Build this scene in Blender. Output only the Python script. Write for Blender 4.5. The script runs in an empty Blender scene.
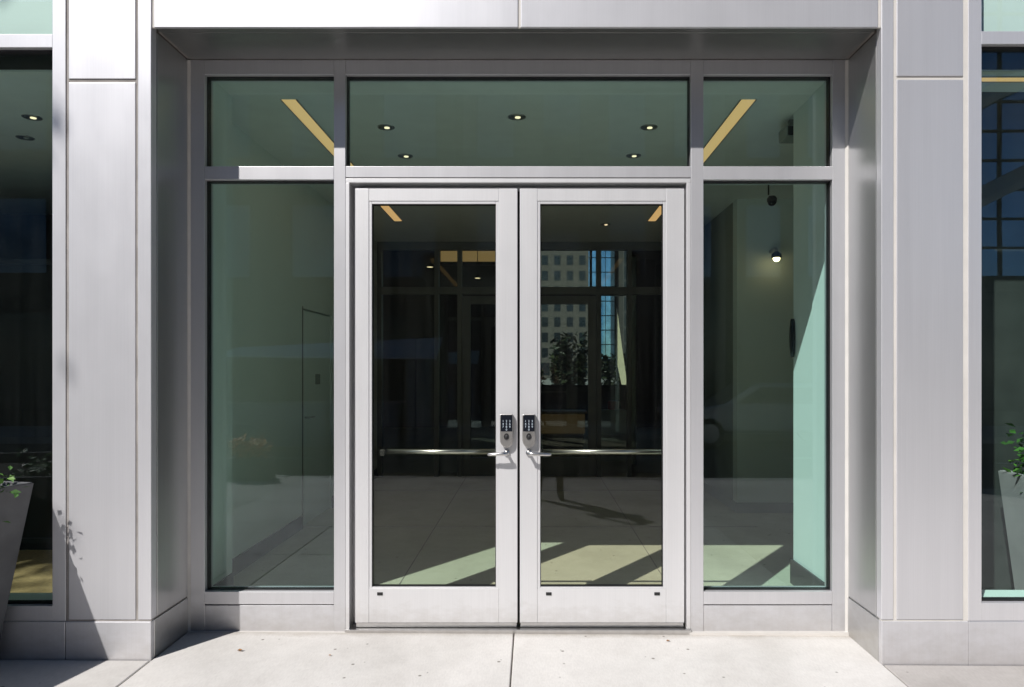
import bpy, bmesh, math, random
from mathutils import Vector, Matrix
random.seed(7)
S = bpy.context.scene
C = S.collection
R = math.radians

# ---------------------------------------------------------------- coordinates
# X right, Y into the building (door plane Y=0), Z up.  Camera 4 m in front of the doors.
CAM = Vector((0, -4.0, 1.44)); FPX = 720.0; VX, VY = 533.0, 370.0
F = -0.393                                     # plane of the street front
def fx(px, Y=0.0): return (px - VX) * (4 + Y) / FPX
def fz(py, Y=0.0): return CAM.z - (py - VY) * (4 + Y) / FPX
def gz(x, y):                                  # pavement surface
    return -0.018 - 0.006 * x + 0.012 * min(0, y)

# ---------------------------------------------------------------- materials
def mat(name):
    m = bpy.data.materials.new(name); m.use_nodes = True
    nt = m.node_tree; nt.nodes.clear()
    out = nt.nodes.new('ShaderNodeOutputMaterial')
    return m, nt, out
def N(nt, t, **kw):
    n = nt.nodes.new(t)
    for k, v in kw.items():
        if k in n.inputs: n.inputs[k].default_value = v
        else: setattr(n, k, v)
    return n
def noise(nt, scale=(1,1,1), s=5, detail=4, rough=.5, coord='Object'):
    tc = N(nt, 'ShaderNodeTexCoord'); mp = N(nt, 'ShaderNodeMapping')
    mp.inputs['Scale'].default_value = scale
    nt.links.new(tc.outputs[coord], mp.inputs[0])
    n = N(nt, 'ShaderNodeTexNoise'); n.inputs['Scale'].default_value = s
    n.inputs['Detail'].default_value = detail; n.inputs['Roughness'].default_value = rough
    nt.links.new(mp.outputs[0], n.inputs[0]); return n
def ramp(nt, src, stops):
    r = N(nt, 'ShaderNodeValToRGB')
    while len(r.color_ramp.elements) < len(stops): r.color_ramp.elements.new(.5)
    for e, (p, c) in zip(r.color_ramp.elements, stops):
        e.position = p; e.color = (*c, 1) if len(c) == 3 else c
    nt.links.new(src, r.inputs[0]); return r
def mul(c, k): return tuple(x * k for x in c)
def plain(name, col, rough=.5, metal=0.0, var=.12, scale=6.0, bump=0.0, bscale=120.0, spec=.5, coat=0.0):
    m, nt, out = mat(name)
    b = N(nt, 'ShaderNodeBsdfPrincipled')
    n = noise(nt, s=scale)
    r = ramp(nt, n.outputs[0], [(.3, mul(col, 1 - var)), (.7, mul(col, 1 + var))])
    nt.links.new(r.outputs[0], b.inputs['Base Color'])
    b.inputs['Metallic'].default_value = metal; b.inputs['Roughness'].default_value = rough
    b.inputs['Specular IOR Level'].default_value = spec; b.inputs['Coat Weight'].default_value = coat
    if bump:
        n2 = noise(nt, s=bscale); bp = N(nt, 'ShaderNodeBump'); bp.inputs['Strength'].default_value = bump
        bp.inputs['Distance'].default_value = .004
        nt.links.new(n2.outputs[0], bp.inputs['Height']); nt.links.new(bp.outputs[0], b.inputs['Normal'])
    nt.links.new(b.outputs[0], out.inputs[0]); return m
def metal(name, col, rough, brush=(260, 260, 1.5), var=.02, metallic=.85, streak=.045):
    m, nt, out = mat(name)
    b = N(nt, 'ShaderNodeBsdfPrincipled')
    big = noise(nt, (1, 1, .5), s=1.7, detail=5, rough=.6)
    fine = noise(nt, brush, s=1.0, detail=2)
    drip = noise(nt, (14, 14, .5), s=1.0, detail=3)
    c1 = ramp(nt, big.outputs[0], [(.3, mul(col, 1 - var)), (.7, mul(col, 1 + var))])
    c2 = ramp(nt, fine.outputs[0], [(.3, (1 - .036,) * 3), (.7, (1.0,) * 3)])
    c3 = ramp(nt, drip.outputs[0], [(.25, (1 - streak,) * 3), (.6, (1.0,) * 3)])
    m1 = N(nt, 'ShaderNodeMix', data_type='RGBA', blend_type='MULTIPLY'); m1.inputs[0].default_value = 1
    m2 = N(nt, 'ShaderNodeMix', data_type='RGBA', blend_type='MULTIPLY'); m2.inputs[0].default_value = 1
    nt.links.new(c1.outputs[0], m1.inputs[6]); nt.links.new(c2.outputs[0], m1.inputs[7])
    nt.links.new(m1.outputs[2], m2.inputs[6]); nt.links.new(c3.outputs[0], m2.inputs[7])
    # splash dirt near the pavement, fading out with height and broken up by noise
    tc = N(nt, 'ShaderNodeTexCoord'); sx = N(nt, 'ShaderNodeSeparateXYZ'); nt.links.new(tc.outputs['Object'], sx.inputs[0])
    grime = noise(nt, (5, 5, 9), s=2.2, detail=6, rough=.7)
    ad = N(nt, 'ShaderNodeMath', operation='MULTIPLY_ADD'); ad.inputs[1].default_value = .35
    nt.links.new(grime.outputs[0], ad.inputs[0]); nt.links.new(sx.outputs[2], ad.inputs[2])
    c4 = ramp(nt, ad.outputs[0], [(.10, (.80, .78, .75)), (.32, (1, 1, 1))])
    m3 = N(nt, 'ShaderNodeMix', data_type='RGBA', blend_type='MULTIPLY'); m3.inputs[0].default_value = 1
    nt.links.new(m2.outputs[2], m3.inputs[6]); nt.links.new(c4.outputs[0], m3.inputs[7])
    nt.links.new(m3.outputs[2], b.inputs['Base Color'])
    smud = noise(nt, (1, 1, .6), s=5.5, detail=7, rough=.68)
    rr = N(nt, 'ShaderNodeMapRange'); rr.inputs[1].default_value = .25; rr.inputs[2].default_value = .75; rr.inputs[3].default_value = rough - .02; rr.inputs[4].default_value = rough + .03
    nt.links.new(smud.outputs[0], rr.inputs[0]); nt.links.new(rr.outputs[0], b.inputs['Roughness'])
    b.inputs['Metallic'].default_value = metallic
    wv = noise(nt, (1, 1, .45), s=2.6, detail=1); bp = N(nt, 'ShaderNodeBump'); bp.inputs['Strength'].default_value = .12; bp.inputs['Distance'].default_value = .003
    nt.links.new(wv.outputs[0], bp.inputs['Height']); nt.links.new(bp.outputs[0], b.inputs['Normal'])
    nt.links.new(b.outputs[0], out.inputs[0]); return m
def glass(name, tint, f0, dirt=.006):
    """thin sheet: tinted see-through plus a Schlick mirror term, same from both sides"""
    m, nt, out = mat(name)
    tr = N(nt, 'ShaderNodeBsdfTransparent'); tr.inputs[0].default_value = (*tint, 1)
    gl = N(nt, 'ShaderNodeBsdfGlossy'); gl.inputs['Roughness'].default_value = 0.0
    gl.inputs[0].default_value = (.90, .93, 1, 1)
    wv = noise(nt, (1, 1, .5), s=1.6, detail=1); bp = N(nt, 'ShaderNodeBump'); bp.inputs['Strength'].default_value = .5; bp.inputs['Distance'].default_value = .0012
    nt.links.new(wv.outputs[0], bp.inputs['Height']); nt.links.new(bp.outputs[0], gl.inputs['Normal'])
    g = N(nt, 'ShaderNodeNewGeometry'); d = N(nt, 'ShaderNodeVectorMath', operation='DOT_PRODUCT')
    nt.links.new(g.outputs['Normal'], d.inputs[0]); nt.links.new(g.outputs['Incoming'], d.inputs[1])
    a = N(nt, 'ShaderNodeMath', operation='ABSOLUTE'); nt.links.new(d.outputs['Value'], a.inputs[0])
    s = N(nt, 'ShaderNodeMath', operation='SUBTRACT'); s.inputs[0].default_value = 1; nt.links.new(a.outputs[0], s.inputs[1])
    p = N(nt, 'ShaderNodeMath', operation='POWER'); p.inputs[1].default_value = 5; nt.links.new(s.outputs[0], p.inputs[0])
    ma = N(nt, 'ShaderNodeMath', operation='MULTIPLY_ADD'); ma.inputs[1].default_value = 1 - f0; ma.inputs[2].default_value = f0
    nt.links.new(p.outputs[0], ma.inputs[0])
    mx = N(nt, 'ShaderNodeMixShader'); nt.links.new(ma.outputs[0], mx.inputs[0])
    nt.links.new(tr.outputs[0], mx.inputs[1]); nt.links.new(gl.outputs[0], mx.inputs[2])
    # faint film of dust on the outside
    df = N(nt, 'ShaderNodeBsdfDiffuse'); df.inputs[0].default_value = (.6, .6, .58, 1)
    n = noise(nt, (14, 14, .55), s=1.6, detail=6, rough=.62)
    mr = N(nt, 'ShaderNodeMapRange'); mr.inputs[1].default_value = .42; mr.inputs[2].default_value = .8
    mr.inputs[3].default_value = dirt * .15; mr.inputs[4].default_value = dirt
    nt.links.new(n.outputs[0], mr.inputs[0])
    m2 = N(nt, 'ShaderNodeMixShader'); nt.links.new(mr.outputs[0], m2.inputs[0])
    nt.links.new(mx.outputs[0], m2.inputs[1]); nt.links.new(df.outputs[0], m2.inputs[2])
    nt.links.new(m2.outputs[0], out.inputs[0]); return m
def emit(name, col, st):
    m, nt, out = mat(name); e = N(nt, 'ShaderNodeEmission'); e.inputs[0].default_value = (*col, 1); e.inputs[1].default_value = st
    nt.links.new(e.outputs[0], out.inputs[0]); return m
def concrete(name, col, tone=True):
    m, nt, out = mat(name); b = N(nt, 'ShaderNodeBsdfPrincipled')
    big = noise(nt, s=.9, detail=6, rough=.62); mid = noise(nt, s=9, detail=6, rough=.7); fine = noise(nt, (1, .25, 1), s=150, detail=3)
    c1 = ramp(nt, big.outputs[0], [(.3, mul(col, .86)), (.68, mul(col, 1.08))])
    c2 = ramp(nt, mid.outputs[0], [(.25, (.91, .905, .90)), (.6, (1, 1, 1))])
    c3 = ramp(nt, fine.outputs[0], [(.3, (.92, .92, .92)), (.65, (1, 1, 1))])
    v = N(nt, 'ShaderNodeTexVoronoi'); v.inputs['Scale'].default_value = 8.5; v.inputs['Randomness'].default_value = 1
    tc = N(nt, 'ShaderNodeTexCoord'); nt.links.new(tc.outputs['Object'], v.inputs[0])
    spots = ramp(nt, v.outputs['Distance'], [(.02, (.4, .39, .38)), (.035, (.78, .77, .76)), (.055, (1, 1, 1))])
    cur = c1.outputs[0]
    st = noise(nt, (1, .55, 1), s=1.9, detail=3, rough=.5); stain = ramp(nt, st.outputs[0], [(.36, (.925, .92, .915)), (.5, (1, 1, 1))])
    v2 = N(nt, 'ShaderNodeTexVoronoi'); v2.inputs['Scale'].default_value = 8; nt.links.new(tc.outputs['Object'], v2.inputs[0])
    spk = ramp(nt, v2.outputs['Distance'], [(.045, (.38, .36, .34)), (.085, (1, 1, 1))])
    for c in (c2, c3, spots, stain, spk):
        mm = N(nt, 'ShaderNodeMix', data_type='RGBA', blend_type='MULTIPLY'); mm.inputs[0].default_value = 1
        nt.links.new(cur, mm.inputs[6]); nt.links.new(c.outputs[0], mm.inputs[7]); cur = mm.outputs[2]
    if tone:
        sx = N(nt, 'ShaderNodeSeparateXYZ'); nt.links.new(tc.outputs['Object'], sx.inputs[0])
        ad = N(nt, 'ShaderNodeMath', operation='MULTIPLY_ADD'); ad.inputs[1].default_value = .16
        nt.links.new(mid.outputs[0], ad.inputs[0]); nt.links.new(sx.outputs[1], ad.inputs[2])
        edge = ramp(nt, ad.outputs[0], [(.0, (1, 1, 1)), (.075, (.70, .67, .63))])
        mm = N(nt, 'ShaderNodeMix', data_type='RGBA', blend_type='MULTIPLY'); mm.inputs[0].default_value = 1
        nt.links.new(cur, mm.inputs[6]); nt.links.new(edge.outputs[0], mm.inputs[7]); cur = mm.outputs[2]
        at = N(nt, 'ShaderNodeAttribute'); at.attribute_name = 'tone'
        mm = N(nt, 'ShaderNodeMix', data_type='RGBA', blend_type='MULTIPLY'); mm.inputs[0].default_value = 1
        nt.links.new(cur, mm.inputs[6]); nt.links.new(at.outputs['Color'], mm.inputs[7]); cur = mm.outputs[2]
    nt.links.new(cur, b.inputs['Base Color']); b.inputs['Roughness'].default_value = .85; b.inputs['Specular IOR Level'].default_value = .25
    bp = N(nt, 'ShaderNodeBump'); bp.inputs['Strength'].default_value = .25; bp.inputs['Distance'].default_value = .002
    nt.links.new(fine.outputs[0], bp.inputs['Height']); nt.links.new(bp.outputs[0], b.inputs['Normal'])
    nt.links.new(b.outputs[0], out.inputs[0]); return m

M = {}
M['alu'] = metal('cladding_aluminium', (.75, .745, .775), .39, metallic=.55)
M['alu_trim'] = metal('trim_aluminium', (.775, .77, .80), .37, metallic=.52)
M['alu_jamb'] = metal('reveal_aluminium', (.62, .62, .62), .33)
M['alu_frame'] = metal('frame_aluminium', (.705, .70, .725), .41, metallic=.6)
M['alu_door'] = metal('door_aluminium', (.79, .785, .80), .44, metallic=.5, streak=.03)
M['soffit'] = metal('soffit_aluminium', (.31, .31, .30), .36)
M['sealant'] = plain('sealant', (.64, .615, .585), .8, var=.06, scale=9)
M['sealant_mid'] = plain('sealant_recess_shaded', (.34, .315, .30), .8, var=.2, scale=9)  # left joints: shadow of the recess put into the sealant colour
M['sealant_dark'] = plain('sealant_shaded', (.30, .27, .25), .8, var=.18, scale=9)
M['gasket'] = plain('black_gasket', (.012, .012, .014), .5)
M['steel'] = plain('satin_steel', (.62, .61, .60), .28, 1.0, var=.05, scale=30)
M['nickel'] = plain('satin_nickel', (.50, .48, .46), .38, .9, var=.06, scale=30)
M['black_gloss'] = plain('black_gloss', (.012, .014, .02), .12, var=.1)
M['black_matt'] = plain('black_matt', (.015, .015, .016), .6)
M['black_soft'] = plain('charcoal', (.03, .03, .032), .55)
M['digit'] = emit('lit_digits', (.8, .9, 1), .8)
M['glass_side'] = glass('green_glass', (.878, .985, .968), .050)
M['glass_door'] = glass('door_glass', (.925, .94, .90), .026)
M['glass_inner'] = glass('inner_glass', (.86, .90, .88), .03, 0.001)
M['glass_shop'] = glass('shop_glass', (.89, .985, .965), .045)
M['glass_spandrel'] = glass('spandrel_glass', (.92, .975, .962), .045)
M['white_wall'] = plain('white_paint', (.84, .89, .86), .6, var=.02, scale=3)
M['screen'] = plain('screen_paint', (.16, .17, .165), .5, var=.05)
M['grey_wall'] = plain('grey_paint', (.34, .36, .34), .6, var=.05, scale=3)
M['ceiling'] = plain('ceiling_paint', (.82, .83, .81), .7, var=.03)
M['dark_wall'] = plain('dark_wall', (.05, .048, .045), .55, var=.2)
M['base'] = plain('dark_baseboard', (.035, .035, .036), .4)
M['floor'] = concrete('interior_floor', (.53, .51, .40), tone=False)
M['floor_tan'] = plain('tan_carpet', (.50, .28, .13), .9, var=.2, scale=40)
M['wood'] = plain('warm_wood', (.42, .27, .11), .5, var=.15, scale=8)
M['mat'] = plain('rubber_mat', (.03, .03, .033), .85, var=.3, scale=60, bump=.4)
M['slot'] = emit('warm_slot', (.78, .48, .20), .85)
M['wood_dim_glow'] = emit('dim_glowing_wood', (.30, .19, .07), .10)  # desk front: added glow brightens the board, no lamp behind it
M['wood_glow'] = emit('glowing_wood', (.30, .19, .08), .8)  # bulkhead: lamplight on the wood put in as its own glow
M['lamp'] = emit('warm_lamp', (1, .80, .50), 1.5)
M['lamp_soft'] = emit('warm_lamp_soft', (1, .72, .36), 9.0)
M['concrete'] = concrete('pavement_concrete', (.70, .682, .66))
M['joint'] = plain('joint_dirt', (.24, .22, .20), .95, var=.3, scale=20)
M['kerb'] = plain('granite_kerb', (.38, .37, .36), .8, var=.15, scale=30)
M['asphalt'] = plain('asphalt', (.055, .055, .057), .9, var=.25, scale=18, bump=.5, bscale=200)
M['paint'] = plain('road_paint', (.7, .7, .66), .8, var=.15, scale=12)
M['ground'] = plain('far_ground', (.20, .20, .19), .95, var=.2, scale=.2)
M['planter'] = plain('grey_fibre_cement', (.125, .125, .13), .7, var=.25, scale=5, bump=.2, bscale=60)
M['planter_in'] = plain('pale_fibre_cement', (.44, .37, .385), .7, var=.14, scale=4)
M['soil'] = plain('soil', (.03, .022, .016), .95, var=.4, scale=40)
def leafmat(name, col):
    m, nt, out = mat(name); b = N(nt, 'ShaderNodeBsdfPrincipled'); oi = N(nt, 'ShaderNodeNewGeometry')
    r = ramp(nt, oi.outputs['Random Per Island'], [(0, mul(col, .5)), (.6, col), (1, (col[0]*2.0, col[1]*1.5, col[2]))])
    nt.links.new(r.outputs[0], b.inputs['Base Color']); b.inputs['Roughness'].default_value = .5
    nt.links.new(b.outputs[0], out.inputs[0]); return m
M['leaf'] = leafmat('leaf_green', (.07, .19, .025)); M['leaf_tree'] = leafmat('tree_leaf', (.016, .026, .012))
M['bark'] = plain('bark', (.10, .08, .06), .9, var=.3, scale=20, bump=.6, bscale=40)
M['petal'] = leafmat('orange_petals', (.75, .33, .03))
M['stone'] = plain('tan_stone', (.095, .088, .08), .85, var=.12, scale=.8)
M['brown_brick'] = plain('brown_brick', (.055, .042, .036), .9, var=.25, scale=3)
M['grey_stone'] = plain('grey_stone', (.10, .10, .10), .85, var=.15, scale=1.0)
M['pane_sky'] = plain('mirror_pane', (.13, .17, .22), .04, 1.0, var=.3, scale=.7)
M['pane_blue'] = plain('blue_curtain_glass', (.34, .58, .85), .05, 1.0, var=.25, scale=.4)
M['pane_dark'] = plain('dark_pane', (.02, .025, .03), .1, var=.3)
M['car_dark'] = plain('dark_blue_paint', (.07, .13, .27), .25, .3, var=.05, coat=.8)
M['car_silver'] = plain('silver_paint', (.45, .46, .48), .3, .7, var=.05, coat=.8)
M['tyre'] = plain('tyre', (.02, .02, .02), .85)
M['skin'] = plain('skin', (.45, .28, .20), .5, var=.06)
M['jacket'] = plain('dark_jacket', (.018, .018, .022), .8, var=.2, scale=20)
M['trouser'] = plain('dark_trousers', (.015, .017, .026), .85, var=.2, scale=20)
M['hair'] = plain('dark_hair', (.02, .013, .01), .6, var=.3, scale=50)
M['red'] = plain('red_plastic', (.45, .03, .02), .5)
M['box'] = plain('pale_cardboard', (.46, .50, .48), .8, var=.1)
M['cream'] = plain('cream_cloth', (.72, .68, .48), .8, var=.08)
M['leafdry'] = plain('dry_leaf', (.28, .14, .05), .8, var=.3, scale=60)

# ---------------------------------------------------------------- mesh helpers
class MB:
    def __init__(s): s.bm = bmesh.new()
    def box(s, x0, x1, y0, y1, z0, z1, bev=0.0):
        x0, x1 = min(x0, x1), max(x0, x1); y0, y1 = min(y0, y1), max(y0, y1); z0, z1 = min(z0, z1), max(z0, z1)
        v = [s.bm.verts.new(c) for c in ((x0,y0,z0),(x1,y0,z0),(x1,y1,z0),(x0,y1,z0),(x0,y0,z1),(x1,y0,z1),(x1,y1,z1),(x0,y1,z1))]
        fs = [s.bm.faces.new([v[i] for i in q]) for q in ((0,3,2,1),(4,5,6,7),(0,1,5,4),(1,2,6,5),(2,3,7,6),(3,0,4,7))]
        if bev:
            es = list({e for f in fs for e in f.edges})
            bmesh.ops.bevel(s.bm, geom=es, offset=bev, segments=2, affect='EDGES', profile=.5)
        return s
    def hexa(s, bot, top):
        v = [s.bm.verts.new(c) for c in bot + top]
        for q in ((0,3,2,1),(4,5,6,7),(0,1,5,4),(1,2,6,5),(2,3,7,6),(3,0,4,7)): s.bm.faces.new([v[i] for i in q])
        return s
    def prism(s, pts, axis, a, b, bev=0.0):
        """polygon pts in the plane across axis, from a to b"""
        def mk(p, t):
            return {'x': (t, p[0], p[1]), 'y': (p[0], t, p[1]), 'z': (p[0], p[1], t)}[axis]
        va = [s.bm.verts.new(mk(p, a)) for p in pts]; vb = [s.bm.verts.new(mk(p, b)) for p in pts]; n = len(pts)
        fs = [s.bm.faces.new(va), s.bm.faces.new(list(reversed(vb)))]
        for i in range(n): fs.append(s.bm.faces.new((va[i], vb[i], vb[(i+1) % n], va[(i+1) % n])))
        bmesh.ops.recalc_face_normals(s.bm, faces=fs)
        if bev:
            es = list({e for f in fs for e in f.edges})
            bmesh.ops.bevel(s.bm, geom=es, offset=bev, segments=2, affect='EDGES', profile=.5)
        return s
    def tube(s, path, r, seg=12, cap=True):
        path = [Vector(p) for p in path]; rs = r if isinstance(r, (list, tuple)) else [r] * len(path); rings = []
        for i, p in enumerate(path):
            t = (path[min(i+1, len(path)-1)] - path[max(i-1, 0)]).normalized()
            q = t.to_track_quat('Z', 'Y')
            rings.append([s.bm.verts.new(p + q @ Vector((rs[i]*math.cos(2*math.pi*k/seg), rs[i]*math.sin(2*math.pi*k/seg), 0))) for k in range(seg)])
        for a, b in zip(rings, rings[1:]):
            for k in range(seg): s.bm.faces.new((a[k], a[(k+1) % seg], b[(k+1) % seg], b[k]))
        if cap: s.bm.faces.new(list(reversed(rings[0]))); s.bm.faces.new(rings[-1])
        return s
    def lathe(s, prof, c=(0,0,0), seg=24):
        c = Vector(c); rings = []
        for r, z in prof:
            rings.append([s.bm.verts.new(c + Vector((r*math.cos(2*math.pi*k/seg), r*math.sin(2*math.pi*k/seg), z))) for k in range(seg)])
        fs = []
        for a, b in zip(rings, rings[1:]):
            for k in range(seg): fs.append(s.bm.faces.new((a[k], a[(k+1) % seg], b[(k+1) % seg], b[k])))
        fs.append(s.bm.faces.new(list(reversed(rings[0])))); fs.append(s.bm.faces.new(rings[-1]))
        bmesh.ops.recalc_face_normals(s.bm, faces=fs)
        return s
    def ball(s, c, r, seg=16, sc=(1,1,1)):
        bmesh.ops.create_uvsphere(s.bm, u_segments=seg, v_segments=max(6, seg//2), radius=r,
            matrix=Matrix.Translation(c) @ Matrix.Diagonal((*sc, 1)))
        return s
    def quad(s, a, b, c, d):
        s.bm.faces.new([s.bm.verts.new(p) for p in (a, b, c, d)]); return s
    def leaf(s, c, n, size, asp=.55):
        n = n.normalized(); u = n.orthogonal().normalized(); u.rotate(Matrix.Rotation(random.uniform(0, 6.28), 3, n)); v = n.cross(u)
        a = c - u*size*.5; b = c + v*size*asp*.5 + n*size*.08; d = c + u*size*.5; e = c - v*size*asp*.5 + n*size*.08
        s.bm.faces.new([s.bm.verts.new(p) for p in (a, b, d, e)])
        return s
    def build(s, name, m, parent=None, smooth=False, label=None):
        me = bpy.data.meshes.new(name); s.bm.to_mesh(me); s.bm.free()
        if smooth:
            for p in me.polygons: p.use_smooth = True
        if m is not None: me.materials.append(M[m] if isinstance(m, str) else m)
        o = bpy.data.objects.new(name, me); C.objects.link(o)
        if parent is not None:
            o.parent = parent
            w = Vector((0, 0, 0)); q = parent
            while q is not None: w += q.location; q = q.parent
            top = parent
            while top.parent is not None: top = top.parent
            if not top.get('local_built'): o.location = -w
        if label: o['label'] = label
        return o
def thing(name, label, cat, loc=(0, 0, 0), rotz=0, group=None, local=False):
    o = bpy.data.objects.new(name, None); C.objects.link(o); o.location = loc; o.rotation_euler = (0, 0, rotz)
    o.empty_display_size = .1
    o['label'] = label; o['category'] = cat
    if group: o['group'] = group
    if local: o['local_built'] = 1
    return o
def tag(o, label, cat, group=None, kind=None):
    o['label'] = label; o['category'] = cat
    if group: o['group'] = group
    if kind: o['kind'] = kind
    return o
def struct(o): o['kind'] = 'structure'; return o
def dup(root, loc, rotz=None, label=None):
    r = root.copy(); C.objects.link(r); r.location = loc
    if rotz is not None: r.rotation_euler = (0, 0, rotz)
    if label: r['label'] = label
    for ch in list(root.children):
        c = ch.copy(); C.objects.link(c); c.parent = r
        for g in list(ch.children):
            d = g.copy(); C.objects.link(d); d.parent = c
    return r

# ================================================================ THE SETTING
MB().quad((-400, -400, -.35), (400, -400, -.35), (400, 400, -.35), (-400, 400, -.35)).build('ground', 'ground')['kind'] = 'structure'

KERB = -6.2
# pavement: every flag a slab with real open joints over a dirt bed
xs = [-14.4, -13.2, -12, -10.8, -9.6, -8.4, -7.2, -6.0, -4.6, -3.2, -1.912, -.105, 1.752, 3.0, 4.3, 5.6, 6.9, 8.2, 9.5, 10.8, 12.1, 13.4, 14.7]
ys = [KERB + .16, -5.2, -4.02, -2.84, -1.62, F - .006]
mb = MB(); tones = []
def slab(x0, x1, y0, y1, tone):
    g = .0036; n0 = len(mb.bm.faces)
    a, b, c, d = x0+g, x1-g, y0+g, y1-g
    top = [(a, c, gz(a, c)), (b, c, gz(b, c)), (b, d, gz(b, d)), (a, d, gz(a, d))]
    bv = .004; ins = [(a+bv, c+bv, gz(a, c)), (b-bv, c+bv, gz(b, c)), (b-bv, d-bv, gz(b, d)), (a+bv, d-bv, gz(a, d))]
    rim = [(p[0], p[1], p[2]-.004) for p in top]; bot = [(p[0], p[1], p[2]-.06) for p in top]
    V = [[mb.bm.verts.new(p) for p in L] for L in (bot, rim, ins)]
    mb.bm.faces.new(V[2])
    for L0, L1 in ((0, 1), (1, 2)):
        for i in range(4): mb.bm.faces.new((V[L0][i], V[L0][(i+1) % 4], V[L1][(i+1) % 4], V[L1][i]))
    mb.bm.faces.ensure_lookup_table()
    tones.extend([tone] * (len(mb.bm.faces) - n0))
rr = random.Random(3)
for i in range(len(xs)-1):
    for j in range(len(ys)-1):
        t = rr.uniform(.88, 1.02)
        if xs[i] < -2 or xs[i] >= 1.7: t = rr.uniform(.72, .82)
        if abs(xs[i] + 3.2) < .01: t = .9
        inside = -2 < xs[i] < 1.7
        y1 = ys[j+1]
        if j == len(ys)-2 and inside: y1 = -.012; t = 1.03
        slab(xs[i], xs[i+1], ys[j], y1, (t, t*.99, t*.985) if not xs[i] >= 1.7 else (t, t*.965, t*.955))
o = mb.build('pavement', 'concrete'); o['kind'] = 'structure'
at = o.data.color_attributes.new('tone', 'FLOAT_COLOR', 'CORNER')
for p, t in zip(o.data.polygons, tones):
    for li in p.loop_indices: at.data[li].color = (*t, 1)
struct(MB().hexa([(-14.4, KERB+.16, -.3), (14.7, KERB+.16, -.3), (14.7, .1, -.3), (-14.4, .1, -.3)],
   [(x, y, gz(x, y) - .012) for x, y in ((-14.4, KERB+.16), (14.7, KERB+.16), (14.7, .1), (-14.4, .1))]).build('pavement_bed', 'joint'))
kb = MB()
for i in range(16):
    x = -14.4 + i*1.82; z = gz(x, KERB) + .002
    kb.box(x+.004, x+1.816, KERB, KERB+.155, -.34, z, .012)
struct(kb.build('kerb', 'kerb'))
ROADZ = -.25
struct(MB().quad((-60, -13.2, ROADZ), (60, -13.2, ROADZ), (60, KERB, ROADZ), (-60, KERB, ROADZ)).build('road', 'asphalt'))
rm = MB()
for i in range(14): rm.box(-24 + i*3.6, -24 + i*3.6 + 1.8, -9.78, -9.66, ROADZ + .003, ROADZ + .006)
struct(rm.build('road_marking', 'paint'))
fs = MB()
for i in range(40):
    fs.box(-30 + i*1.5 + .004, -30 + (i+1)*1.5 - .004, -16.5, -13.22, -.34, -.10, .004)
o = struct(fs.build('far_pavement', 'kerb'))

# ================================================================ STREET FRONT
def column(side, label, q):
    """q: pixel columns of the front at plane F, from the window outwards to the reveal"""
    t = thing('clad_column', label, 'column', ((fx(q['w0'], F) + fx(q['t1'], F)) / 2, F, 0))
    top = 4.3
    y0, y1 = F, F + .022
    zp, zj = fz(621.5, F), fz(q['joint'], F)
    jg = .009
    p0, p1 = fx(q['p0'], F), fx(q['p1'], F); t0, t1 = fx(q['t0'], F), fx(q['t1'], F); w0 = fx(q['w0'], F)
    MB().box(p0, p1, y0, y1, zp + jg, zj - jg, .0025).build('cladding_panel', 'alu', t)
    MB().box(p0, p1, y0, y1, zj + jg, top, .0025).build('cladding_panel', 'alu', t)
    # corner trim: front face and a short return into the reveal
    s = 1 if t1 > t0 else -1
    MB().box(t0, t1, F - .001, F + .052, zp + jg, top, .003).build('corner_trim', 'alu_trim', t)
    # core behind the panels, the backing the sealant sits in
    MB().box(w0, t1 - s*.012, F + .0225, -.004, -.05, top).build('core', 'sealant_dark', t)
    sl = MB()
    for a, b in ((w0, p0), (p1, t0)): sl.box(a + (.0 if a == w0 else 0), b, y0 + .005, y1 + .004, zp + jg, top)
    sl.box(p0, p1, y0 + .006, y1 + .003, zj - jg, zj + jg)
    sl.box(w0, t1 - s*.0015, y0 + .004, y1 + .004, zp, zp + jg)
    xa = t1 - s*.006
    sl.box(xa, xa - s*.02, F + .052, F + .058, zp + jg, 3.155)
    sl.box(xa - s*.0, xa - s*.02, F + .03, -.004, zp + .0002, zp + jg)
    sl.box(xa + s*.003, xa - s*.02, -.013, -.002, zp + jg, 3.155)
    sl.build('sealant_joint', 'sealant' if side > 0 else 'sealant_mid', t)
    MB().box(t1, t1 - s*.012, F + .058, -.013, zp + jg, 3.155, .002).build('reveal_panel', 'alu_jamb', t)
    gl = min(gz(t1, F), gz(w0, F)) - .004
    MB().box(w0, t1 + s*.0, F - .004, F + .03, gl - .02, zp, .003).build('plinth', 'alu', t)
    MB().box(t1 + s*.001, t1 - s*.03, F + .0305, -.003, gl - .02, zp - .001, .002).build('plinth_return', 'alu_jamb', t)
    return t
column(-1, 'silver clad column on the left of the recessed entrance, with a slanting planter shadow at its foot', dict(w0=66, p0=68.6, p1=135.4, t0=138, t1=151.2, joint=80.5))
column(1, 'silver clad column on the right of the recessed entrance, greyer, with pale sealant joints', dict(w0=968.5, p0=963.2, p1=896.8, t0=893.4, t1=881.4, joint=77.8))

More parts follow.
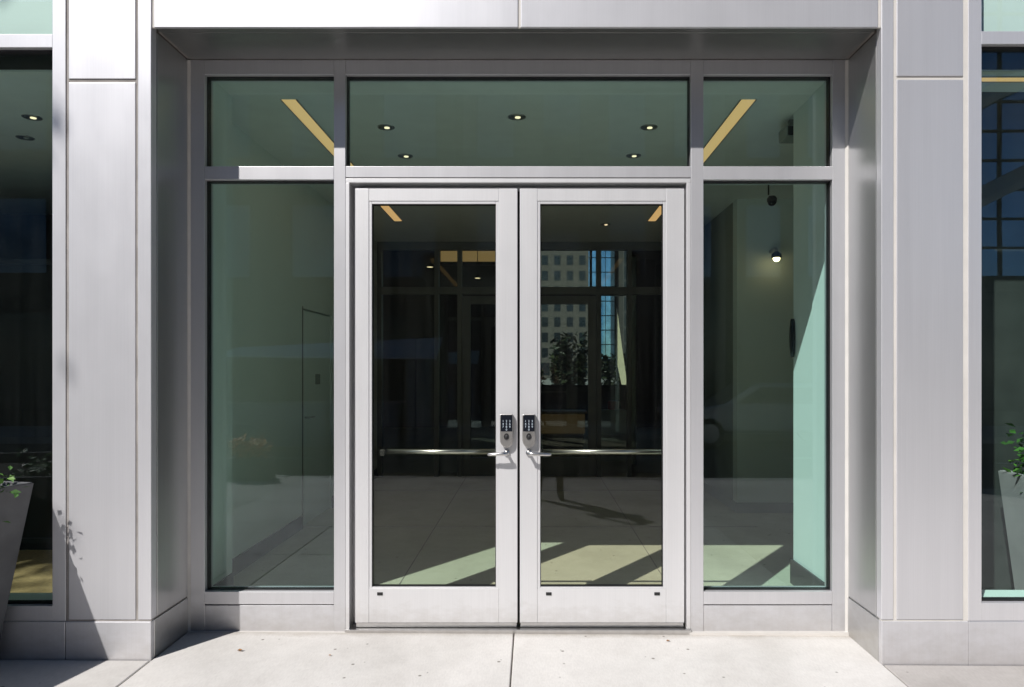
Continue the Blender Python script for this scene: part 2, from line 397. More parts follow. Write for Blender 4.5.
# fascia and soffit over the recess
t = thing('fascia', 'pale metal fascia and dark soffit spanning over the recessed entrance doors', 'fascia', (-.08, F, 3.16))
zb = fz(27.1, F)
MB().box(fx(154.2, F), fx(518, F), F, F + .02, zb, 4.3, .0025).build('fascia_panel', 'alu', t)
MB().box(fx(520.8, F), fx(878, F), F, F + .02, zb, 4.3, .0025).build('fascia_panel', 'alu', t)
for a, b in ((151.3, 154.2), (518, 520.8), (878, 881.3)): MB().box(fx(a, F), fx(b, F), F + .006, F + .022, zb + .001, 4.3).build('sealant_joint', 'sealant', t)
XL, XR = fx(151.2, F), fx(881.4, F)
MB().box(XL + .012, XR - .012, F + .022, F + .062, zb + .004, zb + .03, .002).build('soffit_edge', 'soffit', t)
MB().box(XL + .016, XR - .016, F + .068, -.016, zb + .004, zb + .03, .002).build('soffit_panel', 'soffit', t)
sl = MB()
sl.box(XL + .012, XR - .012, F + .062, F + .068, zb + .010, zb + .035)
sl.box(XL + .012, XR - .012, -.016, -.004, zb + .008, zb + .035)
for a in (XL, XR - .016): sl.box(a, a + .016, F + .068, -.016, zb + .0065, zb + .03)
sl.build('soffit_joint', 'sealant_dark', t)
MB().box(XL - .1, XR + .1, F + .024, .16, zb + .04, 4.3).build('fascia_core', 'sealant_dark', t)

# ---------------------------------------------------------------- shop windows either side
def shop_window(label, xin, xout, bar, zsill):
    t = thing('shop_window', label, 'window', ((xin + xout)/2, F, 0))
    s = 1 if xin > xout else -1                     # +1: the left window (inner edge on its right)
    st = (fx(65.6, F) - fx(52.3, F)) * 1.0
    zf0, zf1 = fz(621, F), fz(zsill, F)
    b0, b1 = fz(bar[1], F), fz(bar[0], F)
    top = 4.3
    g0 = xin - s*st
    MB().box(xin, g0, F, F + .1, zf0, top, .002).build('stile', 'alu_trim', t)
    MB().box(xout, xout + s*.075, F, F + .1, zf0, top, .002).build('stile', 'alu_trim', t)
    MB().box(g0, xout + s*.075, F + .001, F + .1, b0, b1, .002).build('transom_bar', 'alu_trim', t)
    MB().box(g0, xout + s*.075, F + .001, F + .1, zf0, zf1, .002).build('bottom_rail', 'alu_trim', t)
    gk = MB()
    for z0, z1 in ((zf1, b0), (b1, top)):
        gk.box(g0, g0 - s*.007, F + .03, F + .075, z0, z1); gk.box(g0 - s*.007, xout + s*.075, F + .03, F + .075, z1 - .012, z1)
        gk.box(g0 - s*.007, xout + s*.075, F + .03, F + .075, z0, z0 + .006)
    gk.build('gasket', 'gasket', t)
    MB().box(g0, xout + s*.075, F + .048, F + .056, zf1 + .003, b0 - .003).build('pane', 'glass_shop', t)
    MB().box(g0, xout + s*.075, F + .048, F + .056, b1 + .003, top - .01).build('pane', 'glass_spandrel', t)
    MB().box(g0 - s*.01, xout + s*.075, F + .13, F + .14, b1 - .03, top).build('spandrel_panel', 'white_wall', t)
    MB().box(g0 + s*.02, xout + s*.03, F + .078, F + .225, zf1 - .03, zf1 - .002, .004).build('inside_sill', 'white_wall', t)
    gl = min(gz(xin, F), gz(xout, F)) - .02
    MB().box(xin - s*.001, xout, F - .004, F + .03, gl, zf0 - .002, .003).build('plinth', 'alu', t)
    MB().box(xin, xout, F + .031, F + .1, gl, zf0 - .002).build('core', 'sealant_dark', t)
    return t
shop_window('tall shop window cut by the left edge, behind the grey planter', fx(65.6, F), -5.2, (34, 47.3), 606)
shop_window('tall shop window cut by the right edge, with a plant pot inside', fx(968.4, F), 5.2, (31, 44), 603)

# ---------------------------------------------------------------- entrance framing
E = thing('entrance_frame', 'silver aluminium entrance framing with sidelights and transoms around the double doors', 'door frame', (-.08, 0, 0))
def fr(name, a, b, c, d, y0=0.0, y1=.11, m='alu_frame', bev=.002):
    return MB().box(fx(a), fx(b), y0, y1, fz(c), fz(d), bev).build(name, m, E)
ZT, ZB = 59.5, 632
JL, JR, ML0, ML1, MR0, MR1 = 189.0, 847.1, 334.0, 345.5, 690.8, 703.4
fr('jamb', JL, 204.6, ZT, ZB); fr('jamb', 832.4, JR, ZT, ZB)
fr('mullion', ML0, ML1, ZT, ZB, -.002); fr('mullion', MR0, MR1, ZT, ZB, -.002)
for a, b in ((204.7, ML0-.1), (ML1+.1, MR0-.1), (MR1+.1, 832.3)): fr('head_rail', a, b, ZT, 74.5)
for a, b in ((204.7, ML0-.1), (MR1+.1, 832.3)):
    fr('transom_bar', a, b, 166.3, 179.6)
    fr('sill_rail', a, b, 591.6, 604.4, -.0005)
    fr('base_panel', a, b, 605.6, 632, .004, .1)
fr('transom_bar', ML1+.1, MR0-.1, 166.3, 177.4, -.001)
# door frame: thin front lip and the deeper rebate the leaves close against
fr('door_head', 345.7, 690.6, 178.6, 182.7, -.004, .10, 'alu_door'); fr('door_jamb', 345.7, 349.5, 182.8, 631, -.004, .10, 'alu_door'); fr('door_jamb', 686.6, 690.6, 182.8, 631, -.004, .10, 'alu_door')
fr('door_stop', 349.6, 358, 182.8, 631, .078, .10, 'alu_frame'); fr('door_stop', 680, 686.5, 182.8, 631, .078, .10, 'alu_frame'); fr('door_stop', 358, 680, 182.8, 192, .0785, .10, 'alu_frame')
gk = MB()
panes = [('sidelight_pane', 204.7, 333.9, 179.6, 591.6), ('sidelight_pane', 703.5, 832.3, 179.6, 591.6),
         ('transom_pane', 204.7, 333.9, 74.5, 166.3), ('transom_pane', 345.6, 690.7, 74.5, 166.3), ('transom_pane', 703.5, 832.3, 74.5, 166.3)]
for nm, a, b, c, d in panes:
    x0, x1, z1, z0 = fx(a), fx(b), fz(c), fz(d)
    gk.box(x0, x0 + .004, .03, .075, z0, z1); gk.box(x1 - .004, x1, .03, .075, z0, z1)
    gk.box(x0 + .004, x1 - .004, .03, .075, z1 - .005, z1); gk.box(x0 + .004, x1 - .004, .03, .075, z0, z0 + .003)
    MB().box(x0 + .002, x1 - .002, .047, .055, z0 + .002, z1 - .002).build(nm, 'glass_side', E)
gk.build('gasket', 'gasket', E)
st = MB(); st.box(fx(ML1), fx(MR0), -.02, .12, -.03, .004, .003); st.build('threshold', 'steel', E)
for a, b in ((JL, ML1+2), (MR0-2, JR)): MB().box(fx(a), fx(b), -.022, .004, -.04, fz(631.2)).build('sealant_joint', 'sealant', E)
for xx, sg in ((XL, 1), (XR, -1)): MB().prism([(xx - sg*.002, -.014), (xx + sg*.012, -.0005), (xx - sg*.002, -.0005)], 'z', -.03, fz(60.5)).build('sealant_joint', 'sealant', E)

# ---------------------------------------------------------------- the two door leaves
def text(name, body, size, loc, m, parent):
    cu = bpy.data.curves.new(name, 'FONT'); cu.body = body; cu.size = size; cu.align_x = 'CENTER'; cu.align_y = 'CENTER'
    cu.extrude = .0003; cu.space_line = .95; cu.space_character = 1.35; cu.materials.append(M[m])
    o = bpy.data.objects.new(name, cu); C.objects.link(o); o.rotation_euler = (R(90), 0, 0); o.parent = parent
    w = Vector((0,0,0)); q = parent
    while q is not None: w += q.location; q = q.parent
    o.location = Vector(loc) - w
    return o
def door(label, a, g0, g1, b, hinge_left, slots):
    t = thing('glass_door', label, 'door', (fx((a+b)/2), .02, 0))
    D0, D1 = .012, .062
    zt, zb_, gt, gb = fz(188.0), fz(628.2), fz(203.2), fz(587.8)
    x0, x1, xg0, xg1 = fx(a), fx(b), fx(g0), fx(g1)
    bd = .016
    MB().box(x0, xg0 - bd, D0, D1, zb_ + .026, zt, .002).build('stile', 'alu_door', t)
    MB().box(xg1 + bd, x1, D0, D1, zb_ + .026, zt, .002).build('stile', 'alu_door', t)
    MB().box(xg0 - bd + .0005, xg1 + bd - .0005, D0 + .0008, D1, gt + bd, zt - .0005, .0012).build('top_rail', 'alu_door', t)
    MB().box(xg0 - bd + .0005, xg1 + bd - .0005, D0 + .0008, D1, zb_ + .026, gb - bd*.5, .0012).build('bottom_rail', 'alu_door', t)
    bead = MB()
    bead.box(xg0 - bd, xg0, D0 + .004, D1 - .004, gb - bd*.5, gt + bd, .0015); bead.box(xg1, xg1 + bd, D0 + .004, D1 - .004, gb - bd*.5, gt + bd, .0015)
    bead.box(xg0 + .0005, xg1 - .0005, D0 + .004, D1 - .004, gt, gt + bd, .0015); bead.box(xg0 + .0005, xg1 - .0005, D0 + .004, D1 - .004, gb - bd*.5, gb, .0015)
    bead.build('glazing_bead', 'alu_door', t)
    gk = MB(); gk.box(xg0, xg0+.004, D0+.012, D1-.012, gb, gt); gk.box(xg1-.004, xg1, D0+.012, D1-.012, gb, gt); gk.box(xg0+.004, xg1-.004, D0+.012, D1-.012, gt-.004, gt); gk.box(xg0+.004, xg1-.004, D0+.012, D1-.012, gb, gb+.005)
    gk.build('gasket', 'gasket', t)
    MB().box(xg0 + .002, xg1 - .002, .036, .044, gb + .002, gt - .002).build('pane', 'glass_door', t)
    MB().box(x0 + .004, x1 - .004, D0 + .006, D1 - .01, zb_ + .002, zb_ + .024, .002).build('door_sweep', 'steel', t)
    for sx in slots:
        MB().box(fx(sx-2.8), fx(sx+2.8), D0 - .003, D0 + .02, fz(596), fz(593), .001).build('rubber_stop', 'black_matt', t)
    return t
dl = door('left glass entrance door leaf with a keypad lock on its right stile', 354.6, 371.2, 495.8, 517.4, True, [379.5])
dr_x = None
dr = door('right glass entrance door leaf with a keypad lock on its left stile', 519.8, 540.3, 663.7, 684.8, False, [548.8, 657.5])
def hardware(t, cx, s, bar0, bar1):
    """keypad lock, lever and inside push bar; s: direction the lever points"""
    X = fx(cx); w = .036; D = .012
    zt, zb_ = fz(414), fz(447.5)
    pts = [(X-w, zt-.004), (X-w+.004, zt), (X+w-.004, zt), (X+w, zt-.004), (X+w, zb_+.045)]
    for k in range(1, 9):
        an = math.pi*k/9; pts.append((X + w*math.cos(an), zb_ + .045 - .045*math.sin(an)))
    pts.append((X-w, zb_+.045))
    body = MB().prism(pts, 'y', D - .032, D - .0005, .004).build('keypad_lock', 'nickel', t)
    MB().box(X-w+.004, X+w-.004, D - .0345, D - .03, zt - .095, zt - .003, .0015).build('keypad', 'black_gloss', body)
    text('digits', '1 2 3\n4 5 6\n7 8 9\n0', .0165, (X, D - .0352, zt - .062), 'digit', body)
    ring = MB(); 
    ring.lathe([(.0145, 0), (.0145, .004), (.0115, .004), (.0115, .001), (.007, .001), (.007, .006), (.001, .006)], (0,0,0), 20)
    bmesh.ops.rotate(ring.bm, verts=ring.bm.verts, matrix=Matrix.Rotation(R(90), 3, 'X'), cent=(0,0,0))
    bmesh.ops.scale(ring.bm, verts=ring.bm.verts, vec=(1, 1, 1.3))
    bmesh.ops.translate(ring.bm, verts=ring.bm.verts, vec=(X, D - .0315, zb_ + .062)); ring.build('key_cylinder', 'black_soft', body, True)
    # lever: rose, neck, flat blade
    zl = fz(452.5) - .003
    xr = X + s*.0
    lv = MB(); lv.tube([(xr, D - .0005, zl), (xr, D - .010, zl)], .017, 20); lv.tube([(xr, D - .010, zl), (xr, D - .058, zl)], .0085, 14)
    le = fx(488 if s < 0 else 551)
    lv.tube([(xr - s*.008, D - .058, zl), (xr + s*.02, D - .060, zl), (xr + s*.05, D - .060, zl - .001), (le - s*.006, D - .055, zl - .003), (le, D - .052, zl - .003)], [.010, .0115, .0105, .0095, .006], 14)
    lv.build('lever_handle', 'steel', t, True)
    yb = .125; zb2 = fz(451.6, yb)
    b0, b1 = fx(bar0, yb), fx(bar1, yb)
    MB().tube([(b0, yb, zb2), (b1, yb, zb2)], .0145, 16).build('push_bar', 'steel', t, True)
    br = MB()
    for xx in (b0 + .006, b1 - .006): br.box(xx - .012, xx + .012, .045 if False else .063, yb + .012, zb2 - .018, zb2 + .018, .003)
    br.build('bar_bracket', 'black_soft', t)
    # fixing arms from the bar brackets back to the stiles
    return
MB().box(fx(514), fx(523), .0625, .075, fz(627), fz(188.5)).build('astragal', 'black_soft', dr)
hardware(dl, 506.6, -1, 383, 503)
hardware(dr, 528.9, 1, 540, 672)

# ================================================================ INSIDE THE ENTRANCE LOBBY
ZC = 3.168; YI = 5.75
WL, WR = -2.10, 2.06
struct(MB().quad((-6, .121, .0), (6, .121, .0), (6, 14, .0), (-6, 14, .0)).build('lobby_floor', 'floor'))
for a, b in ((-6, -1.93), (1.77, 6)): struct(MB().quad((a, -.29, .0), (b, -.29, .0), (b, .119, .0), (a, .119, .0)).build('shop_floor', 'floor'))
jt = MB()
for y in (.62, 2.6, 4.6): jt.box(WL, WR, y, y + .008, .0005, .003)
for x in (-.9, .9): jt.box(x, x + .006, .2, YI - .1, .0005, .0026)
struct(jt.build('floor_joint', 'joint'))
MBc = MB().box(-6, 6, .17, YI + .2, ZC, 4.2); struct(MBc.build('lobby_ceiling', 'ceiling'))
ZH = 5.9
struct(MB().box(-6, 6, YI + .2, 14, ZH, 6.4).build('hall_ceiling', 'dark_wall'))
# left side wall, its front pier, and the service door in it
lw = thing('lobby_wall', 'white side wall behind the left sidelight with a service door outline', 'wall', (WL, 3, 0))
MB().box(WL - .16, WL, .56, 2.56, 0, ZC).build('wall_panel', 'white_wall', lw); MB().box(WL - .16, WL, 3.5, YI + .05, 0, ZC).build('wall_panel', 'white_wall', lw); MB().box(WL - .16, WL, 2.5605, 3.4995, 2.005, ZC).build('wall_panel', 'white_wall', lw)
MB().box(fx(151.2, F) - .32, fx(151.2, F) + .01, .115, .555, 0, ZC).build('front_pier', 'white_wall', lw)
bb = MB(); bb.box(fx(151.2, F) + .01, fx(151.2, F) + .02, .12, .556, 0, .16); bb.box(WL, WL + .01, .57, 2.54, 0, .12); bb.box(WL, WL + .01, 3.52, YI - .06, 0, .12)
bb.build('baseboard', 'base', lw)
d = MB().box(WL - .1, WL - .012, 2.572, 3.488, .008, 1.993, .002).build('service_door', 'white_wall', lw)
MB().box(WL - .03, WL + .003, 2.548, 2.572, 0, 2.02).build('door_casing', 'screen', lw)
MB().box(WL - .012, WL - .004, 2.98, 3.12, 1.30, 1.40, .002).build('door_sign', 'grey_wall', d)
MB().tube([(WL - .012, 2.66, 1.0), (WL + .04, 2.66, 1.0), (WL + .04, 2.78, 1.0)], .009, 10).build('handle', 'steel', d, True)
# right side: sunlit front pier, a side passage, then the wall running on
rw = thing('sunlit_pier', 'white wall end just inside the right sidelight, crossed by a slanting sun patch', 'wall', (1.76, .5, 0))
XP = 1.752
MB().box(XP, XP + .4, .115, .52, 0, ZC).build('pier', 'white_wall', rw); MB().box(XP + .006, XP + .4, .522, .86, 0, ZC).build('pier', 'white_wall', rw)
bb = MB(); bb.box(XP - .012, XP, .12, .868, 0, .165); bb.box(XP - .012, XP + .4, .86, .872, 0, .165); bb.build('baseboard', 'base', rw)
op = thing('wall_device', 'black oval device mounted on the sunlit wall end, behind the right sidelight', 'wall plate', (XP, .8, 1.66))
pts = [(0.835 + .022*math.cos(a), 1.655 + .13*math.sin(a)) for a in [2*math.pi*k/24 for k in range(24)]]
MB().prism(pts, 'x', XP + .004, XP - .022, .006).build('cover', 'black_gloss', op)
MB().prism([(0.835 + .012*math.cos(a), 1.655 + .08*math.sin(a)) for a in [2*math.pi*k/20 for k in range(20)]], 'x', XP - .0215, XP - .027, .001).build('front_plate', 'black_soft', op)
nw = thing('passage_wall', 'grey green wall of the side passage deep behind the right sidelight', 'wall', (2.4, 3.3, 0))
MB().box(WR, 3.4, 3.27, 3.42, 0, ZC).build('wall_panel', 'white_wall', nw); MB().box(3.3, 3.4, .86, 3.27, 0, ZC).build('wall_panel', 'white_wall', nw)
MB().box(WR, WR + .12, 3.4205, YI + .05, 0, ZC).build('wall_panel', 'grey_wall', nw)
MB().box(XP + .4, 3.4, .5, .84, 0, ZC).build('wall_panel', 'white_wall', nw)
bb = MB(); bb.box(WR - .01, 3.3, 3.26, 3.27, 0, .10); bb.box(WR - .012, WR, 3.27, YI - .06, 0, .10); bb.build('baseboard', 'grey_wall', nw)
cl = MB().box(1.66, 1.9, 4.0, 4.25, 0, ZC, .004).build('column', 'grey_wall'); tag(cl, 'square grey column beside the passage, far behind the right sidelight', 'column')

# dome camera on a drop rod and a wall spotlight
dc = thing('dome_camera', 'black dome camera hanging on a thin rod behind the right sidelight', 'camera', (fx(773, 2.2), 2.2, 2.9))
cx, cz = fx(772, 2.2), fz(202, 2.2)
MB().tube([(cx - .03, 2.2, ZC), (cx - .03, 2.2, cz + .06)], .007, 8).build('rod', 'black_matt', dc)
MB().lathe([(.028, .05), (.042, .03), (.040, .0)] + [(.01, -.002)], (cx, 2.2, cz), 20).build('housing', 'black_soft', dc, True)
MB().ball((cx, 2.2, cz), .036, 16).build('dome', 'black_gloss', dc, True)
sp = thing('spotlight', 'small lit warm spotlight on the passage wall behind the right sidelight', 'light', (fx(777, 3.1), 3.1, 2.5))
sx, sz = fx(776.5, 3.1), fz(259, 3.1)
MB().tube([(sx, 3.27, sz + .10), (sx, 3.12, sz + .10), (sx, 3.10, sz + .05)], .02, 12).build('arm', 'nickel', sp, True)
MB().lathe([(.018, .075), (.045, .05), (.05, .012), (.045, .012)], (sx, 3.10, sz), 18).build('shade', 'black_soft', sp, True)
MB().ball((sx, 3.10, sz + .004), .034, 14, (1, 1, .9)).build('bulb', 'lamp_soft', sp, True)
vb = thing('ceiling_speaker', 'small grey box speaker under the ceiling in the top right transom', 'speaker', (fx(790, .95), .95, 3.1))
sx = fx(790, 1.0)
MB().box(sx - .06, sx + .06, .9, 1.06, 3.03, 3.11, .006).build('housing', 'grey_wall', vb)
MB().box(sx - .015, sx + .015, .96, 1.0, 3.11, ZC).build('bracket', 'grey_wall', vb)
MB().box(sx - .05, sx + .05, .897, .902, 3.04, 3.10, .002).build('grille', 'black_soft', vb)

# ceiling lamps
def downlight(label, x, y, z=None, group='recessed ceiling downlights'):
    z = ZC if z is None else z
    t = thing('downlight', label, 'light', (x, y, z), local=True, group=group)
    MB().lathe([(.060, .0), (.060, -.005), (.047, -.006), (.044, -.002)], (0, 0, 0), 24).build('trim_ring', 'nickel', t, True)
    MB().lathe([(.0435, -.0008), (.0435, -.0025), (.03, -.0035)], (0, 0, 0), 20).build('cone', 'nickel', t, True)
    MB().lathe([(.019, -.0036), (.019, -.007), (.010, -.010)], (.006, .004, 0), 16).build('lamp', 'lamp', t, True)
    return t
d0 = downlight('front left downlight of the lobby ceiling, seen in the wide transom', -1.045, 1.12)
for lab, x, y in (('front right downlight of the lobby ceiling, seen in the wide transom', .825, 1.12),
                  ('middle downlight nearest the glass, above where the doors meet', -.11, .91),
                  ('second left downlight low in the wide transom, behind the first', -1.03, 1.81),
                  ('second right downlight low in the wide transom, behind the first', .81, 1.80),
                  ('deep lobby downlight seen at the top of the right door', .86, 4.54)):
    dup(d0, (x, y, ZC), label=lab)
M['lamp_off'] = plain('unlit_lamp', (.5, .5, .46), .3)
for lab, x, y in (('downlight over the shop floor, upper one in the left window', fx(35, .95), .92), ('dimmer lower downlight in the left window', fx(30, 1.4), 1.35),
                  ('downlight over the plant in the right window', fx(993, .95), .95)):
    q = dup(d0, (x, y, ZC), label=lab)
    if 'dimmer' in lab:
        q['label'] = 'unlit lower downlight in the left window, below the lit one'
        for ch in q.children:
            if ch.name.startswith('lamp'): ch.data = ch.data.copy(); ch.data.materials[0] = M['lamp_off']
for lab, x in (('warm slot light in the lobby ceiling, left one of the two', -1.56), ('warm slot light in the lobby ceiling, right one of the two', 1.375)):
    t = thing('slot_light', lab, 'light', (x, 2.4, ZC), group='warm slot lights')
    MB().box(x - .045, x + .045, .60, 4.35, ZC - .002, ZC + .01).build('diffuser', 'slot', t)
    tr = MB()
    for a in (-.053, .046): tr.box(x + a, x + a + .007, .595, 4.355, ZC - .005, ZC + .01)
    tr.build('trim', 'nickel', t)
m = MB().box(fx(535, .9), fx(595, .9), .16, .34, .001, .012, .003)
tag(m.build('door_mat', 'mat'), 'dark rubber mat on the lobby floor behind the right door', 'mat')

# ---------------------------------------------------------------- inner door screen
I = thing('inner_screen', 'dim inner door screen with double doors at the back of the lobby', 'door frame', (-.05, YI, 0))
def ir(name, a, b, z0, z1, y0=-.05, y1=.05, m='screen'):
    return MB().box(a, b, YI + y0, YI + y1, z0, z1, .003).build(name, m, I)
xa, xb = -.96, .86
ir('head', WL, WR, 3.06, ZC); ir('transom_bar', WL, WR, 2.46, 2.56)
for x in (WL + .03, -1.3, xa - .03, xb + .03, 1.3): ir('post', x - .03, x + .03, 0, 3.06, -.055, .055)
for a, b in ((WL + .06, -1.33), (-1.27, xa - .06), (xa, xb), (xb + .06, 1.27), (1.33, WR)):
    MB().box(a, b, YI - .004, YI + .004, 2.56, 3.06).build('transom_pane', 'glass_inner', I)
    if (a, b) != (xa, xb): MB().box(a, b, YI - .004, YI + .004, .05, 2.46).build('side_pane', 'glass_inner', I)
for a, b in ((xa + .005, (xa+xb)/2 - .003), ((xa+xb)/2 + .003, xb - .005)):
    dd = MB(); dd.box(a, a + .11, YI - .025, YI + .025, .01, 2.44, .003); dd.box(b - .11, b, YI - .025, YI + .025, .01, 2.44, .003)
    dd.box(a + .11, b - .11, YI - .025, YI + .025, 2.33, 2.44, .003); dd.box(a + .11, b - .11, YI - .025, YI + .025, .01, .26, .003)
    lf = dd.build('door_leaf', 'screen', I)
    MB().box(a + .11, b - .11, YI - .004, YI + .004, .26, 2.33).build('pane', 'glass_inner', lf)
    hx = b - .055 if a < -.5 else a + .055
    MB().tube([(hx, YI - .03, .95), (hx, YI - .08, .97), (hx, YI - .08, 1.25), (hx, YI - .03, 1.27)], .011, 10).build('pull_handle', 'steel', lf, True)

# ---------------------------------------------------------------- beyond: back room and its rear window
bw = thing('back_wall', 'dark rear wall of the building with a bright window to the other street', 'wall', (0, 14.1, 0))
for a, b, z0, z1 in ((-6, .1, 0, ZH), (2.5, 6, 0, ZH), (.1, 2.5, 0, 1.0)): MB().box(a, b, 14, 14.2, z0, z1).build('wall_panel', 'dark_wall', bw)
wf = MB()
for x in (.1, 1.42, 2.44): wf.box(x, x + .06, 14.02, 14.12, 1.0, ZH)
for z in (1.0, 3.3, 5.8): wf.box(.16, 2.44, 14.03, 14.11, z, z + .07)
wf.build('window_frame', 'black_soft', bw)
MB().box(.16, 2.44, 14.06, 14.068, 1.07, 5.8).build('pane', 'glass_inner', bw)
def hang(x, y, lab):
    t = thing('pendant_lamp', lab, 'light', (x, y, 3.1), group='pendant lamps beyond the inner screen')
    MB().tube([(x, y, 3.16), (x, y, ZH)], .006, 6).build('cord', 'black_matt', t)
    MB().lathe([(.02, .06), (.06, .03), (.065, 0), (.06, .0)], (x, y, 3.1), 18).build('shade', 'black_soft', t, True)
    MB().lathe([(.05, .004), (.045, -.004), (.01, -.008)], (x, y, 3.1), 16).build('bulb', 'lamp', t, True)
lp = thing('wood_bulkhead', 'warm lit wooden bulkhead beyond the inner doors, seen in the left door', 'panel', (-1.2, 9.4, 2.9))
MB().box(-1.72, -.3, 9.4, 9.5, 3.46, 3.74, .004).build('panel', 'wood_glow', lp)
MB().box(-1.74, -.28, 9.38, 9.52, 3.40, 3.455, .004).build('bottom_trim', 'black_soft', lp)
for xx in (-1.6, -.4): MB().box(xx, xx + .03, 9.44, 9.46, 3.745, ZH).build('hanger', 'black_soft', lp)
for lab, x, y in (('lamp beyond the inner screen, left one seen in the left door', -1.66, 7.6), ('lamp beyond the inner screen, right one seen in the left door', -1.0, 9.0)): hang(x, y, lab)
# desk and stacked boxes
ds = thing('reception_desk', 'low desk beyond the inner doors, seen through the right door', 'desk', (.7, 8.4, 0))
MB().box(.1, .92, 8.2, 8.7, .70, .74, .004).build('desk_top', 'wood', ds); MB().box(.16, .86, 8.26, 8.64, .0, .70).build('desk_body', 'dark_wall', ds)
MB().box(.14, .88, 8.23, 8.2595, .36, .69, .003).build('front_board', 'wood_dim_glow', ds)
for i, (lab, z0, z1, w) in enumerate((('lower pale box stacked on the floor beyond the inner doors', 0, .42, .25), ('middle pale box of the stack beyond the inner doors', .423, .80, .23))):
    bx = thing('storage_box', lab, 'box', (1.25, 7.6, z0), group='boxes stacked beyond the inner doors')
    MB().box(1.25 - w, 1.25 + w, 7.4, 7.8, z0, z1 - .03, .006).build('carton', 'box', bx); MB().box(1.25 - w - .01, 1.25 + w + .01, 7.39, 7.81, z1 - .06, z1, .006).build('lid', 'box', bx)
rb = MB(); rb.lathe([(.07, 0), (.09, .02), (.10, .12), (.085, .14), (.06, .14)], (1.3, 7.6, .802), 20)
tag(rb.build('red_tub', 'red', smooth=True), 'red tub on top of the pale boxes beyond the inner doors', 'tub')
pc = MB().tube([(1.52, 7.0, 0), (1.52, 7.0, ZC)], .055, 16); tag(pc.build('pale_post', 'white_wall', smooth=True), 'slim pale round post beyond the inner doors in the right door', 'post')

# ---------------------------------------------------------------- shops either side
ls = thing('dark_cabinet', 'tall black cabinet standing behind the left shop window', 'cabinet', (-3.9, 1.95, 0))
MB().box(-5.4, -2.34, 1.75, 2.2, 0, 2.28, .004).build('carcass', 'black_matt', ls)
ff = MB()
for x in (-5.4, -4.6, -3.8, -3.05, -2.38): ff.box(x, x + .04, 1.725, 1.75, .06, 2.32)
for z in (.06, 2.28): ff.box(-5.36, -2.38, 1.728, 1.75, z, z + .04)
ff.build('face_frame', 'black_soft', ls)
struct(MB().quad((-6, -.165, .004), (-2.28, -.165, .004), (-2.28, 1.75, .004), (-6, 1.75, .004)).build('shop_carpet', 'floor_tan'))
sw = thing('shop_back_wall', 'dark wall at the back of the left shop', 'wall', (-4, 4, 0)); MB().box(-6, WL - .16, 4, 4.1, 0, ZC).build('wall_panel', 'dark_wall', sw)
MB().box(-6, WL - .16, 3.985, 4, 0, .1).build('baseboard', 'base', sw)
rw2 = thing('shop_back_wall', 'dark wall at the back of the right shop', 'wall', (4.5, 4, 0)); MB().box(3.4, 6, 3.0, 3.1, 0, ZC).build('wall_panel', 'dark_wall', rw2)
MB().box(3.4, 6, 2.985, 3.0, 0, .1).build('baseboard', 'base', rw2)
MB().box(2.2, 3.4, .86, .862, 0, .1).build('skirting', 'base', rw2)
ws = thing('divider_wall', 'dark partition behind the plant pot in the right window', 'wall', (2.9, .5, 0))
MB().box(2.2, 3.4, .475, .497, 0, ZC).build('wall_panel', 'dark_wall', ws); MB().box(3.3, 3.4, .49, 3.0, 0, ZC).build('end_panel', 'dark_wall', ws)
sl2 = thing('slot_light', 'warm tan light strip along the ceiling in the right window', 'light', (4, .2, ZC))
MB().box(2.45, 5.6, .24, .30, ZC - .004, ZC + .01).build('diffuser', 'slot', sl2); tr = MB()
for y in (.23, .303): tr.box(2.44, 5.61, y, y + .008, ZC - .007, ZC + .01)
tr.build('trim', 'nickel', sl2)
# shell of the building
sh = thing('building', 'outer walls and roof of the building holding the entrance', 'building', (0, 7, 0))
MB().box(-6.2, -6, F + .02, 14.2, -.1, 6.4).build('side_wall', 'grey_stone', sh); MB().box(6, 6.2, F + .02, 14.2, -.1, 6.4).build('side_wall', 'grey_stone', sh)
MB().box(-6, 6, 14.0, 14.2, ZH + .02, 6.4).build('rear_wall', 'grey_stone', sh)
MB().box(-6.2, 6.2, F + .21, 14.2, 6.402, 6.6, .004).build('roof', 'grey_stone', sh)
for a, b in ((-6.2, -5.205), (5.205, 6.2)): MB().box(a, b, F, F + .1, -.1, 4.3, .003).build('front_pier', 'alu', sh)
up = MB().box(-6.2, 6.2, F + .002, F + .2, 4.303, 8.4, .003).build('upper_front', 'alu', sh)
for i in range(5): MB().box(-5.6 + i*2.3, -3.7 + i*2.3, F - .01, F + .05, 5.2, 7.4, .003).build('upper_window', 'pane_sky', sh)
MB().box(-6.0, 6.0, .165, .169, ZC + .01, 4.31).build('inner_lintel', 'dark_wall', sh)

